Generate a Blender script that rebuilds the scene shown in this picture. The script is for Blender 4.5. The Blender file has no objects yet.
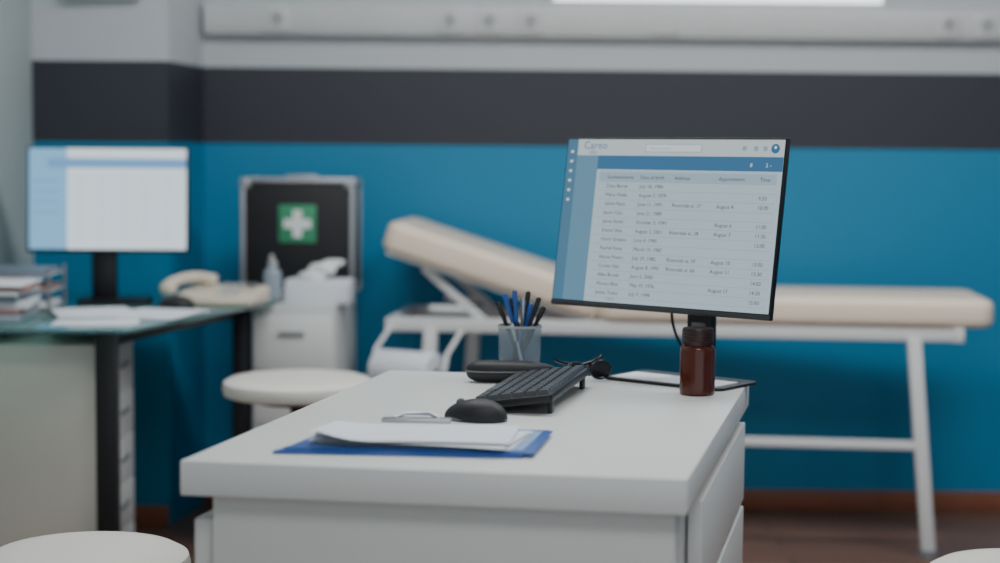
import bpy, bmesh, math, random
from mathutils import Vector, Matrix, Euler
random.seed(4)
S = bpy.context.scene
COL = S.collection
R = math.radians

def c(r, g, b):
    def l(v):
        v /= 255.0
        return v/12.92 if v <= 0.04045 else ((v+0.055)/1.055)**2.4
    return (l(r), l(g), l(b), 1.0)

MATS = {}
def mat(name, col, rough=0.5, metal=0.0, var=0.05, scale=8.0, trans=0.0, emit=0.0, bump=0.0, ior=1.45, coat=0.0, alpha=1.0):
    if name in MATS: return MATS[name]
    m = bpy.data.materials.new(name); m.use_nodes = True
    nt = m.node_tree; b = nt.nodes['Principled BSDF']
    b.inputs['Roughness'].default_value = rough
    b.inputs['Metallic'].default_value = metal
    b.inputs['IOR'].default_value = ior
    b.inputs['Transmission Weight'].default_value = trans
    b.inputs['Coat Weight'].default_value = coat
    b.inputs['Alpha'].default_value = alpha
    tc = nt.nodes.new('ShaderNodeTexCoord')
    nz = nt.nodes.new('ShaderNodeTexNoise'); nz.inputs['Scale'].default_value = scale
    nz.inputs['Detail'].default_value = 3
    nt.links.new(tc.outputs['Object'], nz.inputs['Vector'])
    mx = nt.nodes.new('ShaderNodeMix'); mx.data_type = 'RGBA'
    mx.inputs[6].default_value = tuple(x*(1-var) for x in col[:3])+(1,)
    mx.inputs[7].default_value = tuple(min(1, x*(1+var)) for x in col[:3])+(1,)
    nt.links.new(nz.outputs['Fac'], mx.inputs[0])
    if emit > 0:
        b.inputs['Base Color'].default_value = (0.01, 0.01, 0.012, 1)
        nt.links.new(mx.outputs[2], b.inputs['Emission Color'])
        b.inputs['Emission Strength'].default_value = emit
    else:
        nt.links.new(mx.outputs[2], b.inputs['Base Color'])
    if bump > 0:
        bp = nt.nodes.new('ShaderNodeBump'); bp.inputs['Strength'].default_value = bump
        bp.inputs['Distance'].default_value = 0.002
        n2 = nt.nodes.new('ShaderNodeTexNoise'); n2.inputs['Scale'].default_value = scale*25
        nt.links.new(tc.outputs['Object'], n2.inputs['Vector'])
        nt.links.new(n2.outputs['Fac'], bp.inputs['Height'])
        nt.links.new(bp.outputs['Normal'], b.inputs['Normal'])
    MATS[name] = m
    return m

def root(name, loc=(0,0,0), rz=0.0, rot=None):
    e = bpy.data.objects.new(name, None); COL.objects.link(e)
    e.empty_display_size = 0.05
    e.location = loc
    e.rotation_euler = rot if rot else (0, 0, rz)
    return e

def finish(name, me, m, parent, loc, rot, smooth=False):
    o = bpy.data.objects.new(name, me); COL.objects.link(o)
    if m: me.materials.append(m)
    o.location = loc; o.rotation_euler = rot
    if parent: o.parent = parent
    if smooth:
        for p in me.polygons: p.use_smooth = True
        try: me.set_sharp_from_angle(angle=R(35))
        except Exception: pass
    return o

def box(name, parent, loc, size, m, bev=0.0, rot=(0,0,0), seg=2):
    bm = bmesh.new(); bmesh.ops.create_cube(bm, size=1)
    bmesh.ops.scale(bm, vec=size, verts=bm.verts)
    if bev > 0:
        bmesh.ops.bevel(bm, geom=bm.edges[:], offset=bev, segments=seg, affect='EDGES', profile=0.5)
    me = bpy.data.meshes.new(name); bm.to_mesh(me); bm.free()
    return finish(name, me, m, parent, loc, rot, bev > 0)

def prism(name, parent, pts, z0, z1, m, bev=0.0, loc=(0,0,0), rot=(0,0,0), seg=2):
    bm = bmesh.new()
    vs = [bm.verts.new((p[0], p[1], z0)) for p in pts]
    f = bm.faces.new(vs)
    r = bmesh.ops.extrude_face_region(bm, geom=[f])
    nv = [e for e in r['geom'] if isinstance(e, bmesh.types.BMVert)]
    bmesh.ops.translate(bm, vec=(0,0,z1-z0), verts=nv)
    bmesh.ops.recalc_face_normals(bm, faces=bm.faces[:])
    if bev > 0:
        es = [e for e in bm.edges if abs(e.verts[0].co.z-e.verts[1].co.z) < 1e-6]
        bmesh.ops.bevel(bm, geom=es, offset=bev, segments=seg, affect='EDGES', profile=0.5)
    me = bpy.data.meshes.new(name); bm.to_mesh(me); bm.free()
    return finish(name, me, m, parent, loc, rot, bev > 0)

def rrect(w, d, r, n=6):
    pts = []
    for cx, cy, a0 in ((w/2-r, d/2-r, 0), (-w/2+r, d/2-r, 90), (-w/2+r, -d/2+r, 180), (w/2-r, -d/2+r, 270)):
        for i in range(n+1):
            a = R(a0+90*i/n); pts.append((cx+r*math.cos(a), cy+r*math.sin(a)))
    return pts

def lathe(name, parent, prof, m, loc=(0,0,0), rot=(0,0,0), n=40, sx=1, sy=1):
    bm = bmesh.new(); rings = []
    for r, z in prof:
        if r < 1e-5: rings.append([bm.verts.new((0,0,z))])
        else: rings.append([bm.verts.new((r*sx*math.cos(2*math.pi*i/n), r*sy*math.sin(2*math.pi*i/n), z)) for i in range(n)])
    for a, b in zip(rings, rings[1:]):
        for i in range(n):
            j = (i+1) % n
            if len(a) == 1 and len(b) == 1: continue
            if len(a) == 1: bm.faces.new((a[0], b[i], b[j]))
            elif len(b) == 1: bm.faces.new((a[i], a[j], b[0]))
            else: bm.faces.new((a[i], a[j], b[j], b[i]))
    bmesh.ops.recalc_face_normals(bm, faces=bm.faces[:])
    me = bpy.data.meshes.new(name); bm.to_mesh(me); bm.free()
    return finish(name, me, m, parent, loc, rot, True)

def cyl(name, parent, loc, r, h, m, rot=(0,0,0), n=32):
    return lathe(name, parent, [(0,-h/2),(r,-h/2),(r,h/2),(0,h/2)], m, loc, rot, n)

def tube(name, parent, pts, r, m, smooth=False, res=8, loc=(0,0,0), rot=(0,0,0)):
    cu = bpy.data.curves.new(name, 'CURVE'); cu.dimensions = '3D'
    sp = cu.splines.new('NURBS' if smooth else 'POLY')
    sp.points.add(len(pts)-1)
    for p, q in zip(sp.points, pts): p.co = (*q, 1)
    if smooth: sp.use_endpoint_u = True; sp.order_u = min(4, len(pts))
    cu.bevel_depth = r; cu.bevel_resolution = res//2; cu.use_fill_caps = True
    o = bpy.data.objects.new(name, cu); COL.objects.link(o)
    dg = bpy.context.evaluated_depsgraph_get()
    me = bpy.data.meshes.new_from_object(o.evaluated_get(dg))
    bpy.data.objects.remove(o)
    return finish(name, me, m, parent, loc, rot, True)

def beam(name, parent, a, b, w, m, w2=None):
    a = Vector(a); b = Vector(b); d = b-a
    q = d.to_track_quat('Z', 'Y')
    o = box(name, parent, (a+b)/2, (w, w2 or w, d.length), m, 0.004)
    o.rotation_euler = q.to_euler()
    return o

def text(name, parent, body, size, m, loc, rot, align='LEFT', spacing=1.0):
    cu = bpy.data.curves.new(name, 'FONT'); cu.body = body; cu.size = size
    cu.align_x = align; cu.space_line = spacing; cu.resolution_u = 2
    o = bpy.data.objects.new(name, cu); COL.objects.link(o)
    dg = bpy.context.evaluated_depsgraph_get(); dg.update()
    me = bpy.data.meshes.new_from_object(o.evaluated_get(dg))
    bpy.data.objects.remove(o)
    me.materials.clear()
    return finish(name, me, m, parent, loc, rot)

# ------------------------------------------------------------------ materials
M_white = mat('painted_white', c(204,206,204), 0.35, var=0.02)
M_desk = mat('white_laminate', c(220,221,217), 0.32, var=0.015, scale=3)
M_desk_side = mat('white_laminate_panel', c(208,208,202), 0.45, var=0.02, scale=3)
M_cab = mat('warm_white_panel', c(216,213,200), 0.5, var=0.02, scale=3)
M_cream = mat('cream_vinyl', c(242,224,202), 0.42, var=0.03, scale=5, bump=0.1)
M_seat = mat('white_vinyl', c(222,218,209), 0.4, var=0.02)
M_black = mat('black_plastic', c(24,24,26), 0.4, var=0.1)
M_blackm = mat('matte_black_plastic', c(34,34,37), 0.55, var=0.1)
M_blackg = mat('glossy_black', c(12,12,14), 0.15)
M_steel = mat('brushed_steel', c(180,182,185), 0.3, metal=1.0)
M_alu = mat('aluminium_trim', c(190,192,194), 0.4, metal=0.7)
M_frame = mat('white_enamel', c(222,223,221), 0.35, var=0.02)
M_paper = mat('paper', c(224,228,234), 0.7, var=0.02)
M_blue = mat('blue_plastic', c(46,88,160), 0.35, var=0.05)
M_bluel = mat('light_blue_cardboard', c(128,164,204), 0.5)
M_green = mat('green_label', c(60,146,106), 0.5)
M_labelw = mat('white_print', c(230,233,231), 0.5)
M_grey = mat('grey_plastic', c(120,122,125), 0.45)
M_lgrey = mat('light_grey_plastic', c(170,172,174), 0.45)
M_beige = mat('beige_plastic', c(216,206,187), 0.45)
M_trunk = mat('trunking_plastic', c(208,209,208), 0.4)
M_socket = mat('socket_recess', c(130,132,134), 0.5)
M_brown = mat('amber_glass', c(88,40,26), 0.12, trans=0.2, var=0.1)
M_glass = mat('tinted_glass', c(160,215,212), 0.04, trans=0.8, var=0.01)
M_clear = mat('translucent_plastic', c(190,205,215), 0.2, trans=0.5)
M_ceil = mat('ceiling_paint', c(225,225,225), 0.8)
M_sidew = mat('grey_wall_paint', c(174,185,184), 0.7, var=0.02, scale=2, bump=0.1)
M_base = mat('brown_wood_trim', c(140,84,60), 0.5, var=0.25, scale=6)
M_emw = mat('daylight_pane', (0.92,0.97,1.0,1), emit=2.4, var=0.02)
M_lamp = mat('lamp_diffuser', (1,1,1,1), emit=4.0)

ZB, ZS = 1.213, 1.466
def wall_mat():
    m = bpy.data.materials.new('banded_wall_paint'); m.use_nodes = True
    nt = m.node_tree; b = nt.nodes['Principled BSDF']; b.inputs['Roughness'].default_value = 0.5
    g = nt.nodes.new('ShaderNodeNewGeometry'); s = nt.nodes.new('ShaderNodeSeparateXYZ')
    nt.links.new(g.outputs['Position'], s.inputs[0])
    def gt(v):
        n = nt.nodes.new('ShaderNodeMath'); n.operation = 'GREATER_THAN'; n.inputs[1].default_value = v
        nt.links.new(s.outputs['Z'], n.inputs[0]); return n
    nz = nt.nodes.new('ShaderNodeTexNoise'); nz.inputs['Scale'].default_value = 1.5
    nt.links.new(g.outputs['Position'], nz.inputs['Vector'])
    m0 = nt.nodes.new('ShaderNodeMix'); m0.data_type = 'RGBA'
    m0.inputs[6].default_value = c(14,126,166); m0.inputs[7].default_value = c(17,134,176)
    nt.links.new(nz.outputs['Fac'], m0.inputs[0])
    m1 = nt.nodes.new('ShaderNodeMix'); m1.data_type = 'RGBA'
    nt.links.new(gt(ZB).outputs[0], m1.inputs[0]); nt.links.new(m0.outputs[2], m1.inputs[6]); m1.inputs[7].default_value = c(50,52,60)
    m2 = nt.nodes.new('ShaderNodeMix'); m2.data_type = 'RGBA'
    nt.links.new(gt(ZS).outputs[0], m2.inputs[0]); nt.links.new(m1.outputs[2], m2.inputs[6]); m2.inputs[7].default_value = c(194,198,201)
    nt.links.new(m2.outputs[2], b.inputs['Base Color'])
    bp = nt.nodes.new('ShaderNodeBump'); bp.inputs['Strength'].default_value = 0.08; bp.inputs['Distance'].default_value = 0.002
    n2 = nt.nodes.new('ShaderNodeTexNoise'); n2.inputs['Scale'].default_value = 120
    nt.links.new(g.outputs['Position'], n2.inputs['Vector']); nt.links.new(n2.outputs['Fac'], bp.inputs['Height'])
    nt.links.new(bp.outputs['Normal'], b.inputs['Normal'])
    return m
M_wall = wall_mat()

def floor_mat():
    m = bpy.data.materials.new('wood_floor'); m.use_nodes = True
    nt = m.node_tree; b = nt.nodes['Principled BSDF']; b.inputs['Roughness'].default_value = 0.35
    tc = nt.nodes.new('ShaderNodeTexCoord')
    br = nt.nodes.new('ShaderNodeTexBrick')
    br.inputs['Scale'].default_value = 1.0; br.inputs['Brick Width'].default_value = 1.1; br.inputs['Row Height'].default_value = 0.12
    br.inputs['Mortar Size'].default_value = 0.003
    br.inputs['Color1'].default_value = c(150,112,92); br.inputs['Color2'].default_value = c(126,92,75); br.inputs['Mortar'].default_value = c(60,42,34)
    nt.links.new(tc.outputs['Object'], br.inputs['Vector'])
    mp = nt.nodes.new('ShaderNodeMapping'); mp.inputs['Scale'].default_value = (2, 30, 1)
    nt.links.new(tc.outputs['Object'], mp.inputs['Vector'])
    nz = nt.nodes.new('ShaderNodeTexNoise'); nz.inputs['Scale'].default_value = 2; nz.inputs['Detail'].default_value = 5
    nt.links.new(mp.outputs['Vector'], nz.inputs['Vector'])
    mx = nt.nodes.new('ShaderNodeMix'); mx.data_type = 'RGBA'; mx.blend_type = 'MULTIPLY'; mx.inputs[0].default_value = 0.5
    nt.links.new(br.outputs['Color'], mx.inputs[6]); nt.links.new(nz.outputs['Fac'], mx.inputs[7])
    nt.links.new(mx.outputs[2], b.inputs['Base Color'])
    return m
M_floor = floor_mat()

# ------------------------------------------------------------------ room
WX0, WX1, WY0, WY1, CH = -1.47, 3.2, -1.5, 5.68, 2.75
box('floor', None, ((WX0+WX1)/2, (WY0+WY1)/2, -0.05), (WX1-WX0+0.4, WY1-WY0+0.2, 0.1), M_floor)
box('ceiling', None, ((WX0+WX1)/2, (WY0+WY1)/2, CH+0.05), (WX1-WX0+0.4, WY1-WY0+0.2, 0.1), M_ceil)
wx0, wx1, wz0, wz1 = 0.13, 1.30, 1.693, 2.5
wb = root('wall_back')
def wseg(n, x0, x1, z0, z1):
    box(n, wb, ((x0+x1)/2, WY1+0.1, (z0+z1)/2), (x1-x0, 0.2, z1-z0), M_wall)
wseg('lower', WX0-0.1, WX1+0.1, 0, wz0); wseg('upper', WX0-0.1, WX1+0.1, wz1, CH)
wseg('left_part', WX0-0.1, wx0, wz0, wz1); wseg('right_part', wx1, WX1+0.1, wz0, wz1)
box('wall_left', None, (WX0-0.1, (WY0+WY1)/2, CH/2), (0.2, WY1-WY0, CH), M_sidew)
box('wall_right', None, (WX1+0.1, (WY0+WY1)/2, CH/2), (0.2, WY1-WY0, CH), M_wall)
prism('wall_pillar', None, [(WX0, WY1), (WX0, 5.35), (-1.04, 5.33), (-0.99, WY1)], 0, CH, M_wall)
w = root('window_1')
box('pane', w, ((wx0+wx1)/2, WY1+0.03, (wz0+wz1)/2), (wx1-wx0, 0.01, wz1-wz0), M_emw)
for n, x, z, sx, sz in (('frame_top',(wx0+wx1)/2,wz1-0.02,wx1-wx0,0.04),
                        ('frame_left',wx0+0.02,(wz0+wz1)/2,0.04,wz1-wz0),('frame_right',wx1-0.02,(wz0+wz1)/2,0.04,wz1-wz0),('mullion',(wx0+wx1)/2,(wz0+wz1)/2+.05,0.05,wz1-wz0-.1)):
    box(n, w, (x, WY1+0.01, z), (sx, 0.03, sz), M_white, 0.004)
box('baseboard_back', None, ((-0.99+WX1)/2, WY1-0.008, 0.032), (WX1+0.99, 0.016, 0.064), M_base, 0.003)
box('baseboard_pillar', None, ((WX0-1.045)/2, 5.325, 0.032), (-1.045-WX0, 0.016, 0.064), M_base, 0.003)
TZ = 1.622
t = root('trunking')
box('channel', t, (1.1, WY1-0.025, TZ), (4.16, 0.05, 0.100), M_trunk, 0.005)
box('cover_line', t, (1.1, WY1-0.052, TZ), (4.16, 0.004, 0.068), M_trunk, 0.001)
for i, px in enumerate((277, 448, 487, 528, 660, 942, 980)):
    x = (px-500)/1700*5.63
    box('socket_plate_%d' % i, t, (x, WY1-0.057, TZ), (0.085, 0.008, 0.078), M_trunk, 0.003)
    if i != 4:
        lathe('socket_hole_%d' % i, t, [(0,0),(0.019,0.0),(0.021,0.004),(0.019,0.006)], M_socket, (x, WY1-0.0605, TZ), (R(90),0,0))
        lathe('socket_pins_%d' % i, t, [(0,0),(0.008,0.0),(0.008,0.007),(0,0.007)], M_grey, (x, WY1-0.0605, TZ), (R(90),0,0))
box('wall_junction_box', None, (-1.24, 5.32, 1.69), (0.24, 0.04, 0.07), M_trunk, 0.006)
for i, (x, y) in enumerate(((-0.2, 3.7), (1.5, 3.7), (0.4, 1.2))):
    cl = root('ceiling_light', (x, y, CH))
    box('housing', cl, (0,0,-0.02), (1.26, 0.36, 0.04), M_white, 0.005)
    box('diffuser', cl, (0,0,-0.045), (1.2, 0.30, 0.012), M_lamp, 0.003)
    ld = bpy.data.lights.new('tube_lamp', 'AREA'); ld.shape = 'RECTANGLE'; ld.size = 1.2; ld.size_y = 0.6
    ld.energy = (30, 32, 19)[i]; ld.color = (0.95, 0.98, 1.0)
    lo = bpy.data.objects.new('tube_lamp', ld); COL.objects.link(lo); lo.parent = cl; lo.location = (0,0,-0.07)

# ------------------------------------------------------------------ main desk
DK = root('office_desk', (0.018, 2.858, 0), R(-12.8))
W, L, TH = 0.720, 1.05, 0.051
box('desktop', DK, (0, 0, 0.75-TH/2), (W, L, TH), M_desk, 0.003)
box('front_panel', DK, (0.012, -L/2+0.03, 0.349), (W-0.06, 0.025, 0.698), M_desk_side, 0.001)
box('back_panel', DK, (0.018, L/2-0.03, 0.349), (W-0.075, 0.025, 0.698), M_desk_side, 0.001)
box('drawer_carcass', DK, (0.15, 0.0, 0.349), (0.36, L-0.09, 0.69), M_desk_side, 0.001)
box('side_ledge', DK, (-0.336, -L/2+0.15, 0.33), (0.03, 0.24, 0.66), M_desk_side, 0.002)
for i in range(3):
    box('drawer_front_%d' % i, DK, (0.345, 0.11, 0.595-0.165*i), (0.022, 0.78, 0.152), M_desk, 0.002)
    box('drawer_gap_%d' % i, DK, (0.3315, 0.11, 0.677-0.165*i), (0.006, 0.77, 0.008), M_blackm)
# the desk is slightly skewed: front edge not square to its sides
for o in DK.children:
    M = Matrix.Identity(4); M[1][0] = math.tan(R(4.2))
    o.data.transform(Matrix.Translation(o.location)); o.location = (0,0,0); o.data.transform(M)

# ------------------------------------------------------------------ screens
def em(name, col, s=1.0, rough=0.35):
    return mat(name, col, rough, emit=s, var=0.01)
E_side = em('screen_sidebar', c(108,156,184), 0.82)
E_main = em('screen_page', c(190,212,222), 0.86)
E_head = em('screen_header', c(206,219,223), 0.86)
E_bar = em('screen_bar', c(62,118,162), 0.85)
E_th = em('screen_table_header', c(168,194,208), 0.86)
E_txt = em('screen_text', c(56,72,88), 0.45)
E_wt = em('screen_white_text', c(222,232,238), 0.92)
E_logo = em('screen_logo', c(50,120,170), 0.8)
E_line = em('screen_line', c(158,184,200), 0.82)

def quad(name, parent, x0, x1, z0, z1, y, m):
    me = bpy.data.meshes.new(name)
    me.from_pydata([(x0,y,z0),(x1,y,z0),(x1,y,z1),(x0,y,z1)], [], [(0,1,2,3)])
    return finish(name, me, m, parent, (0,0,0), (0,0,0))

TH_M = R(-38.5)
MON = root('computer_monitor', (0.383, 3.27, 0.75), TH_M)
prism('base_plate', MON, rrect(0.27, 0.15, 0.02), 0, 0.006, M_black, 0.002, loc=(-0.035, -0.005, 0))
box('stand_neck', MON, (-0.012, 0.034, 0.13), (0.058, 0.022, 0.25), M_black, 0.006)
box('stand_neck_slot', MON, (-0.012, 0.022, 0.09), (0.03, 0.004, 0.05), M_grey, 0.001)
box('hinge_block', MON, (-0.012, -0.006, 0.27), (0.09, 0.09, 0.07), M_black, 0.008)
PW, PH = 0.496, 0.335
PAN = bpy.data.objects.new('panel', None); COL.objects.link(PAN); PAN.parent = MON
PAN.location = (-0.038, -0.066, 0.308); PAN.rotation_euler = (R(-9), 0, 0)
box('housing', PAN, (0,0.006,0), (PW, 0.012, PH), M_black, 0.002)
box('rear_bulge', PAN, (0,0.022,-0.03), (PW*0.6, 0.03, PH*0.5), M_black, 0.01)
box('chin', PAN, (0,-0.001,-PH/2+0.005), (PW-0.002, 0.003, 0.008), mat('chin_grey', c(60,62,66), 0.3), 0.001)
sx0, sx1, sz0, sz1 = -PW/2+0.004, PW/2-0.004, -PH/2+0.011, PH/2-0.004
SW, SH = sx1-sx0, sz1-sz0
def SX(u): return sx0+u*SW
def SZ(v): return sz1-v*SH
quad('screen_page', PAN, sx0, sx1, sz0, sz1, -0.0012, E_main)
quad('screen_sidebar', PAN, sx0, SX(0.155), sz0, sz1, -0.0016, E_side)
quad('screen_header', PAN, SX(0.05), sx1, SZ(0.10), sz1, -0.0020, E_head)
quad('screen_bar', PAN, SX(0.155), sx1, SZ(0.185), SZ(0.10), -0.0020, E_bar)
quad('screen_iconbar', PAN, sx0, SX(0.05), sz0, sz1, -0.0022, em('screen_iconbar', c(84,136,168), 0.78))
quad('screen_table_header', PAN, SX(0.17), SX(0.98), SZ(0.26), SZ(0.20), -0.0018, E_th)
quad('search_outline', PAN, SX(0.38), SX(0.64), SZ(0.078), SZ(0.028), -0.0023, E_line)
quad('search_field', PAN, SX(0.383), SX(0.637), SZ(0.074), SZ(0.032), -0.0025, E_wt)
TR = (R(90), 0, 0)
text('logo_text', PAN, 'Careo', 0.022, E_logo, (SX(0.08), -0.0026, SZ(0.060)), TR)
text('logo_sub', PAN, 'MED', 0.009, E_logo, (SX(0.11), -0.0026, SZ(0.092)), TR)
text('search_hint', PAN, 'Search patients', 0.008, E_line, (SX(0.40), -0.0028, SZ(0.062)), TR)
for i, u in enumerate((0.83, 0.88, 0.92)):
    lathe('header_icon_%d' % i, PAN, [(0,0),(0.005,0)], E_line, (SX(u), -0.0028, SZ(0.052)), TR, 16)
lathe('avatar', PAN, [(0,0),(0.009,0)], E_logo, (SX(0.963), -0.0028, SZ(0.052)), TR, 20)
lathe('avatar_head', PAN, [(0,0),(0.003,0)], E_wt, (SX(0.963), -0.0030, SZ(0.045)), TR, 16)
text('bar_text', PAN, '8         2 -', 0.011, E_wt, (SX(0.86), -0.0026, SZ(0.16)), TR)
for i in range(6):
    quad('side_icon_%d' % i, PAN, SX(0.018), SX(0.032), SZ(0.07+i*0.06+0.016), SZ(0.07+i*0.06), -0.0026, E_wt)
names = ['Surname/name','Dana Berne','Maria Welle','Sylvie Mora','Jason Cole','Jenny Smith','Daniel Silva','Harry Greene','Rachel Kane','Hanna Peters','Corina Vale','Allen Brook','Monica Blue','James Tudor']
dates = ['Date of birth','July 18, 1984','August 7, 1979','June 11, 1991','June 21, 1989','October 3, 1993','August 2, 2001','June 4, 1990','March 15, 1987','July 29, 1982','August 8, 1995','June 5, 2000','May 19, 1976','July 9, 1998']
c3 = ['Address']+['' if i not in (2,5,8,9) else 'Riverside st. %d' % (i*7+3) for i in range(13)]
c4 = ['Appointment']+['' if i not in (2,4,5,8,9,11) else 'August %d' % (i+2) for i in range(13)]
c5 = ['Time']+['' if i in (0,3,7) else '%d:%02d' % (9+i//2, 30*(i % 2)) for i in range(13)]
for nm, col, u in (('names',names,0.21),('dates',dates,0.37),('visits',c3,0.53),('appointments',c4,0.73),('times',c5,0.91)):
    for i, s in enumerate(col):
        if not s: continue
        text('%s_row_%d' % (nm, i), PAN, s, 0.0104, E_txt, (SX(u), -0.0026, SZ(0.243+ i*0.0545)), TR)
for i in range(14):
    quad('row_line_%d' % i, PAN, SX(0.17), SX(0.98), SZ(0.2625+i*0.0545), SZ(0.260+i*0.0545), -0.0021, E_line)
text('page_footer', PAN, '- 1 of 6 -', 0.008, E_txt, (SX(0.25), -0.0026, SZ(0.985)), TR)
tube('power_cable', MON, [(-0.03,0.01,0.24),(-0.085,0.03,0.16),(-0.090,0.04,0.09),(-0.06,0.07,0.03),(-0.02,0.085,0.005)], 0.003, M_black, True)

n = root('paper_note', (0.338, 3.268, 0.7562), R(-38.5))
prism('sheet', n, rrect(0.235, 0.090, 0.003, 2), 0, 0.0015, M_paper)

# amber bottle
b = root('pill_bottle', (0.366, 3.118, 0.7502))
lathe('glass_body', b, [(0,0),(0.030,0),(0.0325,0.003),(0.0325,0.082),(0.030,0.089),(0.026,0.092),(0.026,0.096),(0,0.096)], M_brown)
prof = [(0,0.0935),(0.0285,0.0935),(0.0292,0.097),(0.0292,0.120),(0.0275,0.123),(0,0.123)]
lathe('cap', b, prof, mat('dark_brown_cap', c(48,28,24), 0.35))
for i in range(4):
    lathe('cap_ridge_%d' % i, b, [(0.0290,0.099+i*0.005),(0.0300,0.1005+i*0.005),(0.0290,0.102+i*0.005)], MATS['dark_brown_cap'])

# keyboard
K = root('keyboard', (0.064, 3.038, 0.75), R(-12.7))
KT = bpy.data.objects.new('tray', None); COL.objects.link(KT); KT.parent = K; KT.location = (-0.07,0,0.003); KT.rotation_euler = (0, R(-8), 0)
KL, KW = 0.375, 0.14
prism('body', KT, [(x+KW/2, y) for x, y in rrect(KW, KL, 0.008)], 0, 0.014, M_black, 0.003)
bm = bmesh.new()
for r in range(6):
    for k in range(17):
        if r == 0 and 4 <= k <= 8: continue
        x = 0.014+r*0.0222; y = -KL/2+0.019+k*0.0210
        g = bmesh.ops.create_cube(bm, size=1)['verts']
        bmesh.ops.scale(bm, vec=(0.0182,0.0172,0.008), verts=g)
        for v in g:
            if v.co.z > 0: v.co.x *= 0.8; v.co.y *= 0.8
        bmesh.ops.translate(bm, vec=(x, y, 0.018), verts=g)
g = bmesh.ops.create_cube(bm, size=1)['verts']; bmesh.ops.scale(bm, vec=(0.0182,0.098,0.008), verts=g); bmesh.ops.translate(bm, vec=(0.014,-KL/2+0.019+6*0.0210,0.018), verts=g)
me = bpy.data.meshes.new('keys'); bm.to_mesh(me); bm.free()
finish('keys', me, mat('key_plastic', c(82,84,88), 0.35), KT, (0,0,0), (0,0,0))
for s in (-1, 1):
    box('foot_%d' % (s+1), K, (0.060, s*0.155, 0.011), (0.008, 0.022, 0.022), M_black, 0.002)

def mouse(name, loc, rz, sc=1.0):
    r = root(name, loc, rz)
    bm = bmesh.new(); bmesh.ops.create_uvsphere(bm, u_segments=32, v_segments=20, radius=1)
    for v in bm.verts:
        x, y, z = v.co
        w = 0.031*(1+0.10*math.cos(2.2*y+0.5))
        v.co = Vector((math.copysign(abs(x)**0.85, x)*w, y*0.054, max(z, -0.12)*0.031*(1+0.12*(-y))+0.0045))
    me = bpy.data.meshes.new('shell'); bm.to_mesh(me); bm.free()
    o = finish('shell', me, M_blackm, r, (0,0,0), (0,0,0), True); o.scale = (sc,)*3
    lathe('base_rim', r, [(0,0),(0.0325,0),(0.034,0.003),(0.0325,0.007),(0,0.007)], mat('mouse_rim', c(120,122,126), 0.35), (0,0,0), (0,0,0), 32, 0.96*sc, 1.60*sc)
    cyl('scroll_wheel', r, (0, 0.026*sc, 0.0270*sc), 0.008*sc, 0.006, M_grey, (0,R(90),0))
    return r
mouse('computer_mouse', (-0.038, 2.79, 0.7502), R(72))

# clipboard
C = root('clipboard', (-0.125, 2.552, 0.75), R(-3))
prism('board', C, [(-0.200,-0.105),(0.165,-0.108),(0.20,0.125),(-0.125,0.125)], 0, 0.005, M_blue, 0.0015)
prism('lower_board', C, [(-0.185,-0.098),(0.182,-0.104),(0.205,0.10),(-0.135,0.118)], 0.0052, 0.008, M_blue, 0.001)
prism('card_folder', C, [(-0.145,-0.080),(0.165,-0.088),(0.19,0.085),(-0.115,0.122)], 0.0082, 0.0092, M_bluel)
box('metal_clip', C, (-0.01, 0.104, 0.0205), (0.11, 0.028, 0.006), M_steel, 0.002)
tube('clip_lever', C, [(-0.045,0.112,0.022),(-0.03,0.122,0.028),(0.01,0.122,0.028),(0.025,0.112,0.022)], 0.003, M_steel)
offs = [(0.012,-0.004,-3.0),(-0.008,0.004,2.0),(0.006,-0.010,-5.5),(-0.004,0.002,0.5),(0.000,-0.004,3.2)]
for i in range(5):
    bm = bmesh.new(); ox, oy, a = offs[i]; a = R(a); n_ = 16
    for iy in range(3):
        for ix in range(n_+1):
            u = ix/n_; v_ = iy/2; x = -0.148+0.288*u+0.02*v_; y = -0.088+0.172*v_ + (0.012*(3-ix)/3 if ix < 3 and not iy else 0)
            z = 0.0105+i*0.0016+0.016*max(0, 1-u*3)**2*(1-0.7*v_)*(i*0.28)+0.003*math.sin(u*3.1)*(1-v_)
            bm.verts.new((ox+x*math.cos(a)-y*math.sin(a), oy+x*math.sin(a)+y*math.cos(a), z))
    bm.verts.ensure_lookup_table()
    for iy in range(2):
        for ix in range(n_):
            k = iy*(n_+1)+ix
            bm.faces.new([bm.verts[q] for q in (k, k+1, k+n_+2, k+n_+1)])
    me = bpy.data.meshes.new('sheet_%d' % i); bm.to_mesh(me); bm.free()
    finish('sheet_%d' % i, me, M_paper, C, (0,0,0), (0,0,0), True)

# glasses case
P = root('eyeglasses_case', (0.024, 3.262, 0.75), R(4))
bm = bmesh.new(); bmesh.ops.create_uvsphere(bm, u_segments=36, v_segments=18, radius=1)
for v in bm.verts:
    x, y, z = v.co
    v.co = Vector((math.copysign(abs(x)**0.7, x)*0.088, y*0.026, (math.copysign(abs(z)**0.7, z)*(0.021-0.005*x)+0.021)))
me = bpy.data.meshes.new('shell'); bm.to_mesh(me); bm.free()
finish('shell', me, M_blackm, P, (0,0,0), (0,0,0), True)
tube('seam', P, [(0.0885*math.copysign(abs(math.cos(a))**.7, math.cos(a)), 0.0262*math.sin(a), 0.022) for a in [i*2*math.pi/30 for i in range(31)]], 0.0012, M_grey)

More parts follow.
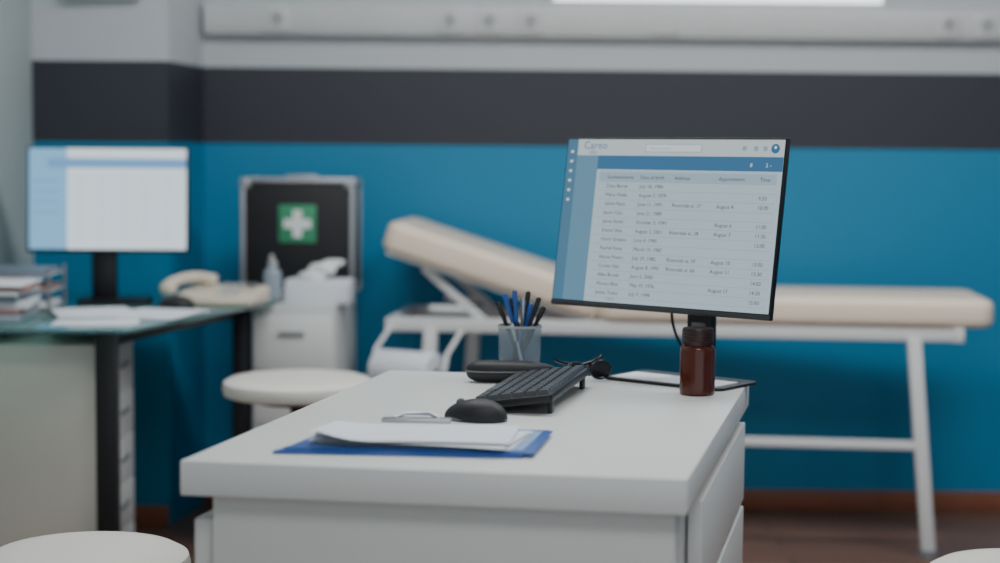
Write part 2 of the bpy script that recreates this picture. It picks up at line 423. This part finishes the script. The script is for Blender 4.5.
G = root('eyeglasses', (0.172, 3.27, 0.75), R(35))
for s in (-1, 1):
    pts = [(s*0.031+0.024*math.cos(a), 0, 0.022+0.017*math.sin(a)) for a in [i*2*math.pi/24 for i in range(25)]]
    tube('rim_%d' % (s+1), G, pts, 0.0028, M_blackg)
    lathe('lens_%d' % (s+1), G, [(0,0),(0.023,0),(0.023,0.001),(0,0.001)], M_blackg, (s*0.031,0,0.022), (R(90),0,0), 24, 1.0, 0.75)
    tube('temple_%d' % (s+1), G, [(s*0.056,0,0.026),(s*0.058,0.02,0.026),(s*0.03,0.033+s*0.004,0.028),(-s*0.035,0.033+s*0.006,0.032),(-s*0.058,0.03,0.045)], 0.0030, M_blackg, True)
tube('bridge', G, [(-0.008,0,0.026),(0,0,0.031),(0.008,0,0.026)], 0.0025, M_blackg)

# pen cup
PC = root('pen_holder', (0.040, 3.335, 0.75))
M_mesh = mat('clear_cup', c(165,178,188), 0.15, alpha=0.30)
lathe('cup', PC, [(0,0.003),(0.040,0.003),(0.043,0.100),(0.0415,0.100),(0.0385,0.005)], M_mesh)
lathe('rim', PC, [(0.0425,0.099),(0.0440,0.100),(0.0440,0.104),(0.0415,0.104),(0.0425,0.099)], M_lgrey)
lathe('bottom', PC, [(0,0),(0.041,0),(0.0415,0.005),(0,0.005)], M_lgrey)
pens = [(-0.028,0.0,-17,M_blue,0.165),(-0.012,0.012,-9,M_blackm,0.150),(0.000,-0.004,-4,M_blue,0.166),(0.010,0.01,8,M_black,0.163),
        (0.020,-0.006,18,M_blackm,0.160),(-0.02,-0.012,-22,M_black,0.152),(0.016,0.018,13,M_blue,0.142),(0.022,0.008,25,M_black,0.145),(-0.006,0.02,1,M_steel,0.148)]
for i, (x, y, a, m_, ln) in enumerate(pens):
    bx = -x*0.6
    lathe('pen_%d' % i, PC, [(0,0),(0.0015,0),(0.004,0.012),(0.0042,ln-0.03),(0.005,ln-0.03),(0.005,ln-0.003),(0.003,ln),(0,ln)], m_, (bx, y*0.6, 0.008), (R(4)*(-1)**i, R(a), 0), 12)
for i in range(3):
    lathe('pencil_%d' % i, PC, [(0,0),(0.0035,0),(0.0035,0.10),(0,0.108)], M_blackm if i else M_paper, (0.01-0.012*i, -0.022, 0.006), (0, R(-14+10*i), 0), 8)

# ------------------------------------------------------------------ examination bed
B = root('examination_bed', (-0.370, 5.135, 0), R(-6))
BW = 0.46
def cushion(name, x0, x1, m, z0, z1, rr=0.05, rot=(0,0,0), loc=None):
    pts = rrect(x1-x0, BW, rr)
    return prism(name, B, pts, z0, z1, m, 0.022, loc=loc or ((x0+x1)/2, BW/2, 0), rot=rot, seg=4)
cushion('mattress', 0.665, 1.83, M_cream, 0.690, 0.772)
ang = R(17.6); bl = 0.695; th = 0.085
cx_ = 0.665-(bl/2)*math.cos(ang); cz_ = 0.688+(bl/2)*math.sin(ang)
cushion('backrest', 0, bl, M_cream, 0, th+0.006, 0.05, rot=(0, ang, 0), loc=(cx_, BW/2, cz_))
box('backrest_board', B, (cx_, BW/2, cz_-0.006), (bl-0.04, BW-0.04, 0.012), M_frame, 0.002, rot=(0, ang, 0))
for y in (0.03, BW-0.03):
    f = 0 if y < .1 else 1; dx = 0.085*f
    box('side_rail_%d' % f, B, (0.882, y, 0.668), (1.72, 0.03, 0.042), M_frame, 0.004)
    beam('leg_head_%d' % f, B, (0.16+dx, y, 0.66), (0.12+dx, y, 0.0), 0.04, M_frame)
    beam('leg_foot_%d' % f, B, (1.60+dx*.6, y, 0.66), (1.66+dx*.6, y, 0.0), 0.04, M_frame)
    iy = y+(0.03 if f == 0 else -0.03)
    beam('backrest_strut_%d' % f, B, (0.13, iy, 0.84), (0.34, iy, 0.66), 0.024, M_frame)
    box('backrest_bar_%d' % f, B, (0.22, iy, 0.715), (0.14, 0.02, 0.02), M_frame, 0.003)
    cyl('foot_cap_h%d' % f, B, (0.12+dx, y, 0.012), 0.028, 0.024, M_grey)
    cyl('foot_cap_f%d' % f, B, (1.66+dx*.6, y, 0.012), 0.028, 0.024, M_grey)
beam('stretcher', B, (0.14, 0.03, 0.335), (1.63, 0.03, 0.335), 0.026, M_frame)
for x in (0.037, 1.727):
    box('end_rail_%d' % (x > 1), B, (x, BW/2, 0.668), (0.03, BW, 0.042), M_frame, 0.004)
for x, k in ((0.14, 1), (1.63, .6)):
    beam('cross_bar_%d' % (x > 1), B, (x, 0.03, 0.335), (x+0.085*k, BW-0.03, 0.335), 0.026, M_frame)

PR = root('paper_roll', (-0.27, 4.97, 0.545), R(-30))
lathe('roll', PR, [(0.018,-0.10),(0.06,-0.10),(0.062,-0.095),(0.062,0.095),(0.06,0.10),(0.018,0.10)], M_paper, (0,0,0), (0,R(90),0))
cyl('rod', PR, (0,0,0), 0.012, 0.26, M_steel, (0,R(90),0))
for s in (-1,1):
    tube('bracket_%d' % (s+1), PR, [(s*0.125,0,0),(s*0.125,0.02,0.06),(s*0.125,0.10,0.12)], 0.007, M_frame)

# ------------------------------------------------------------------ stools
def stool(loc, r, z):
    s = root('round_stool', loc)
    prof = [(0,z-0.05),(r-0.02,z-0.05),(r-0.004,z-0.044),(r,z-0.028),(r-0.004,z-0.013),(r-0.02,z-0.004),(r*0.7,z),(0,z+0.002)]
    lathe('cushion', s, prof, M_seat, n=56)
    lathe('seat_plate', s, [(0,z-0.065),(r*0.55,z-0.065),(r*0.6,z-0.05),(0,z-0.05)], M_black)
    cyl('gas_lift', s, (0,0,(z-0.06+0.12)/2), 0.022, z-0.18, M_black)
    cyl('piston_cover', s, (0,0,0.2), 0.03, 0.2, M_black)
    cyl('hub', s, (0,0,0.09), 0.04, 0.07, M_black)
    for i in range(5):
        a = i*2*math.pi/5+0.3; x, y = math.cos(a), math.sin(a)
        beam('arm_%d' % i, s, (0.03*x,0.03*y,0.095), (0.23*x,0.23*y,0.07), 0.03, M_black, 0.022)
        cyl('caster_%d' % i, s, (0.235*x,0.235*y,0.027), 0.027, 0.03, M_blackm, (0,R(90),a+R(90)))
        cyl('caster_stem_%d' % i, s, (0.23*x,0.23*y,0.06), 0.007, 0.03, M_steel)
    return s
stool((-0.705, 2.87, 0), 0.177, 0.508)
stool((0.895, 2.80, 0), 0.175, 0.508)
stool((-0.505, 4.26, 0), 0.193, 0.624)

# ------------------------------------------------------------------ left glass desk
GD = root('glass_desk', (0,0,0))
prism('glass_top', GD, [(-1.455,4.14),(-0.915,4.14),(-0.66,4.99),(-0.70,5.16),(-1.455,5.28)], 0.740, 0.75, M_glass, 0.002)
for i, (x, y) in enumerate(((-0.975,4.20),(-0.765,5.02),(-1.43,4.22),(-1.40,5.18))):
    box('leg_%d' % i, GD, (x, y, 0.37), (0.050, 0.046, 0.74), M_black, 0.004, rot=(0,0,R(-3)))
beam('top_rail_0', GD, (-0.97,4.24,0.715), (-0.765,5.0,0.715), 0.025, M_black)
beam('top_rail_1', GD, (-1.37,5.18,0.715), (-0.80,5.05,0.715), 0.025, M_black)
DC = root('drawer_cabinet', (-1.212, 4.46, 0), R(1))
box('carcass', DC, (0,0,0.365), (0.40, 0.34, 0.66), M_cab, 0.003)
box('back_panel', DC, (0,-0.173,0.365), (0.40, 0.006, 0.66), M_cab, 0.001)
for i in range(5):
    box('drawer_front_%d' % i, DC, (0.206, 0, 0.11+i*0.126), (0.012, 0.33, 0.122), M_frame, 0.002)
    box('drawer_handle_%d' % i, DC, (0.214, 0.04, 0.115+i*0.126), (0.006, 0.10, 0.012), M_grey, 0.002)
for x in (-0.16, 0.16):
    for y in (-0.14, 0.14):
        cyl('caster', DC, (x, y, 0.018), 0.015, 0.036, M_black)

ML = root('computer_monitor', (-1.112, 4.90, 0.75), R(3))
prism('base_plate', ML, rrect(0.20, 0.16, 0.02), 0, 0.012, M_black, 0.003)
box('stand_neck', ML, (-0.03, 0.0, 0.10), (0.07, 0.035, 0.19), M_black, 0.006)
pl = bpy.data.objects.new('panel', None); COL.objects.link(pl); pl.parent = ML; pl.location = (-0.013,-0.035,0.297); pl.rotation_euler = (R(-3),0,0)
box('housing', pl, (0,0.012,0), (0.456,0.026,0.303), M_black, 0.004)
box('rear_bulge', pl, (0,0.03,-0.02), (0.25,0.03,0.16), M_black, 0.01)
E2p = em('screen2_page', c(222,236,244), 1.2); E2s = em('screen2_sidebar', c(130,190,230), 1.1); E2b = em('screen2_bar', c(110,165,215), 1.1); E2l = em('screen2_line', c(190,210,225), 1.1)
quad('screen_page', pl, -0.222,0.222,-0.142,0.146,-0.0015,E2p)
quad('screen_sidebar', pl, -0.222,-0.115,-0.142,0.146,-0.002,E2s)
quad('screen_bar', pl, -0.17,0.222,0.09,0.118,-0.0025,E2b)
for i in range(9):
    quad('row_%d' % i, pl, -0.105,0.21,0.062-i*0.021,0.0645-i*0.021,-0.0025,E2l)
for i in range(5):
    quad('col_%d' % i, pl, -0.08+i*0.062,-0.078+i*0.062,-0.12,0.075,-0.0026,E2l)
for i in range(4):
    quad('side_item_%d' % i, pl, -0.212,-0.14,0.05-i*0.03,0.055-i*0.03,-0.0026,E2b)

# telephone
T = root('telephone', (-0.825, 4.90, 0.75), R(-12))
bm = bmesh.new(); bmesh.ops.create_cube(bm, size=1)
bmesh.ops.scale(bm, vec=(0.24,0.17,0.05), verts=bm.verts); bmesh.ops.translate(bm, vec=(0.02,0,0.025), verts=bm.verts)
for v in bm.verts:
    if v.co.z > 0.03 and v.co.y < 0: v.co.z = 0.022
bmesh.ops.bevel(bm, geom=bm.edges[:], offset=0.007, segments=3, affect='EDGES')
me = bpy.data.meshes.new('base'); bm.to_mesh(me); bm.free(); finish('base', me, M_beige, T, (0,0,0), (0,0,0), True)
tube('handset_grip', T, [(-0.125,-0.06,0.048),(-0.105,-0.03,0.075),(-0.06,0.03,0.080),(-0.035,0.07,0.062)], 0.016, M_beige, True)
for y in (0, 1):
    lathe('handset_cup_%d' % y, T, [(0,-0.014),(0.02,-0.014),(0.026,0),(0.022,0.016),(0,0.02)], M_beige, ((-0.12,-0.055,0.042),(-0.04,0.062,0.062))[y])
for r in range(4):
    for k in range(3):
        box('key_%d%d' % (r, k), T, (0.03+k*0.026, -0.05+r*0.022, 0.032+r*0.0062), (0.016,0.012,0.008), M_white, 0.002)
box('display', T, (0.06, 0.05, 0.052), (0.10,0.03,0.008), M_grey, 0.002)
tube('coiled_cord', T, [(-0.06+0.0025*i, -0.10+0.006*math.cos(i*0.9), 0.010+0.006*math.sin(i*0.9)) for i in range(60)], 0.002, M_beige)
mouse('computer_mouse', (-0.905, 4.735, 0.7502), R(80), 1.0)

PS = root('paper_sheets', (-1.02, 4.46, 0.7502), 0)
for i, (x, y, a) in enumerate(((-0.02,-0.10,8),(0.10,0.05,-14),(-0.06,0.04,20))):
    for k in range(3):
        z = 0.001*k+0.0032*i
        prism('sheet_%d%d' % (i, k), PS, rrect(0.20,0.26,0.002,2), z, z+0.0009, M_paper, loc=(x+0.004*k,y+0.003*k,0), rot=(0,0,R(a+2*k)))
FS = root('folder_stack', (-1.32, 4.42, 0.7502), R(4))
cols = [c(150,160,172), c(150,112,108), c(210,214,216), c(110,124,138), c(205,206,206), c(160,120,114), c(225,227,228)]
z = 0.0
for i, cl_ in enumerate(cols):
    h = (0.018, 0.012, 0.02, 0.014, 0.01, 0.012, 0.006)[i]
    box('folder_%d' % i, FS, (random.uniform(-.008,.008), random.uniform(-.01,.01), z+h/2), (0.19, 0.24, h), mat('folder_colour_%d' % i, cl_, 0.5), 0.002, rot=(0,0,R(random.uniform(-7,7))))
    z += h+0.0005
LT = root('letter_tray', (-1.335, 4.69, 0.7502), R(2))
for k in range(3):
    box('tray_%d' % k, LT, (0,0,0.008+k*0.045), (0.22,0.20,0.004), M_lgrey, 0.001)
    box('papers_%d' % k, LT, (0,-0.005,0.0165+k*0.045), (0.195,0.185,0.013), (M_paper, mat('folder_colour_5', cols[5]), mat('folder_colour_3', cols[3]))[k], 0.001)
for x in (-0.108,0.108):
    for y in (-0.095,0.095):
        box('post', LT, (x,y,0.06), (0.008,0.008,0.12), M_grey, 0.001)

# ------------------------------------------------------------------ first-aid cabinet
FC = root('filing_cabinet', (-0.592, 5.17, 0), R(-5))
FW, FD, FH = 0.245, 0.38, 0.738
box('carcass', FC, (0,0,(FH+0.04)/2), (FW, FD, FH-0.04), M_white, 0.004)
for i in range(4):
    box('drawer_front_%d' % i, FC, (0,-FD/2-0.006,0.13+i*0.165), (FW-0.012, 0.014, 0.156), M_frame, 0.003)
    box('drawer_pull_%d' % i, FC, (0,-FD/2-0.018,0.165+i*0.165), (0.08, 0.012, 0.012), M_lgrey, 0.003)
for x in (-0.09,0.09):
    for y in (-0.16,0.16):
        cyl('caster', FC, (x,y,0.02), 0.018, 0.04, M_black)
MK = root('first_aid_case', (-0.622, 5.315, 0.749), R(-3))
box('shell', MK, (0,0,0.180), (0.345,0.15,0.350), mat('case_black', c(34,34,37), 0.5, bump=0.3), 0.004)
hx, hy = 0.170, 0.076
for sx_ in (-1,1):
    for sy_ in (-1,1):
        box('edge_v_%d%d' % (sx_, sy_), MK, (sx_*hx, sy_*hy, 0.180), (0.014,0.014,0.354), M_alu, 0.003)
        cyl('foot_%d%d' % (sx_, sy_), MK, (sx_*0.09, sy_*0.05, -0.0045), 0.012, 0.013, M_black)
for z_ in (0.007,0.351):
    for sy_ in (-1,1):
        box('edge_h_%d%d' % (z_ > 0.1, sy_), MK, (0, sy_*hy, z_), (0.340,0.014,0.014), M_alu, 0.003)
    for sx_ in (-1,1):
        box('edge_d_%d%d' % (z_ > 0.1, sx_), MK, (sx_*hx, 0, z_), (0.014,0.15,0.014), M_alu, 0.003)
        for sy_ in (-1,1):
            box('corner_%d%d%d' % (z_ > 0.1, sx_, sy_), MK, (sx_*(hx-0.008), sy_*(hy-0.003), z_+(0.008 if z_ < 0.1 else -0.008)), (0.034,0.022,0.032), M_alu, 0.006)
box('label', MK, (0.0,-0.077,0.218), (0.116,0.004,0.116), M_green, 0.001)
box('cross_v', MK, (0.0,-0.0795,0.218), (0.028,0.003,0.084), M_labelw)
box('cross_h', MK, (0.0,-0.0795,0.218), (0.084,0.0028,0.028), M_labelw)
tube('handle', MK, [(-0.045,0,0.354),(-0.045,0,0.364),(0.045,0,0.364),(0.045,0,0.354)], 0.005, M_alu)
TB = root('tissue_box', (-0.540, 5.085, 0.7385), R(-6))
box('carton', TB, (0,0,0.035), (0.19,0.11,0.07), M_paper, 0.003)
bm = bmesh.new(); bmesh.ops.create_icosphere(bm, subdivisions=4, radius=1)
for v in bm.verts:
    x, y, z_ = v.co
    k = 1+0.25*math.sin(5*x+2*y)*math.cos(4*z_+3*x)
    v.co = Vector((x*0.065*k, y*0.032*k, z_*0.028*k + 0.02*x))
me = bpy.data.meshes.new('tissue'); bm.to_mesh(me); bm.free()
finish('tissue', me, M_labelw, TB, (0.0,0,0.09), (0,R(-8),0), True)
SB = root('sanitizer_bottle', (-0.677, 5.045, 0.7505))
lathe('body', SB, [(0,0),(0.024,0),(0.027,0.004),(0.027,0.075),(0.022,0.088),(0.011,0.096),(0.011,0.102),(0,0.102)], M_clear)
lathe('pump_collar', SB, [(0,0.1005),(0.014,0.1005),(0.014,0.112),(0.005,0.114),(0.005,0.128),(0,0.128)], M_white)
tube('nozzle', SB, [(0.0,0,0.128),(0.0,-0.01,0.13),(0.0,-0.032,0.126)], 0.005, M_white)

# ------------------------------------------------------------------ world + camera
wd = bpy.data.worlds.new('world'); S.world = wd; wd.use_nodes = True
bg = wd.node_tree.nodes['Background']; bg.inputs[0].default_value = (0.82,0.90,1.0,1); bg.inputs[1].default_value = 1.1

cam = bpy.data.cameras.new('camera'); co = bpy.data.objects.new('camera', cam); COL.objects.link(co)
cam.lens = 61.2; cam.sensor_width = 36
pitch = math.atan((281.5-152)/1700)
Mx = Matrix.Rotation(R(90)-pitch, 4, 'X') @ Matrix.Rotation(0.009, 4, 'Z')
co.matrix_world = Matrix.Translation((0,0,1.193)) @ Mx
cam.dof.use_dof = True; cam.dof.focus_distance = 3.02; cam.dof.aperture_fstop = 1.7
cam.clip_start = 0.05
S.camera = co
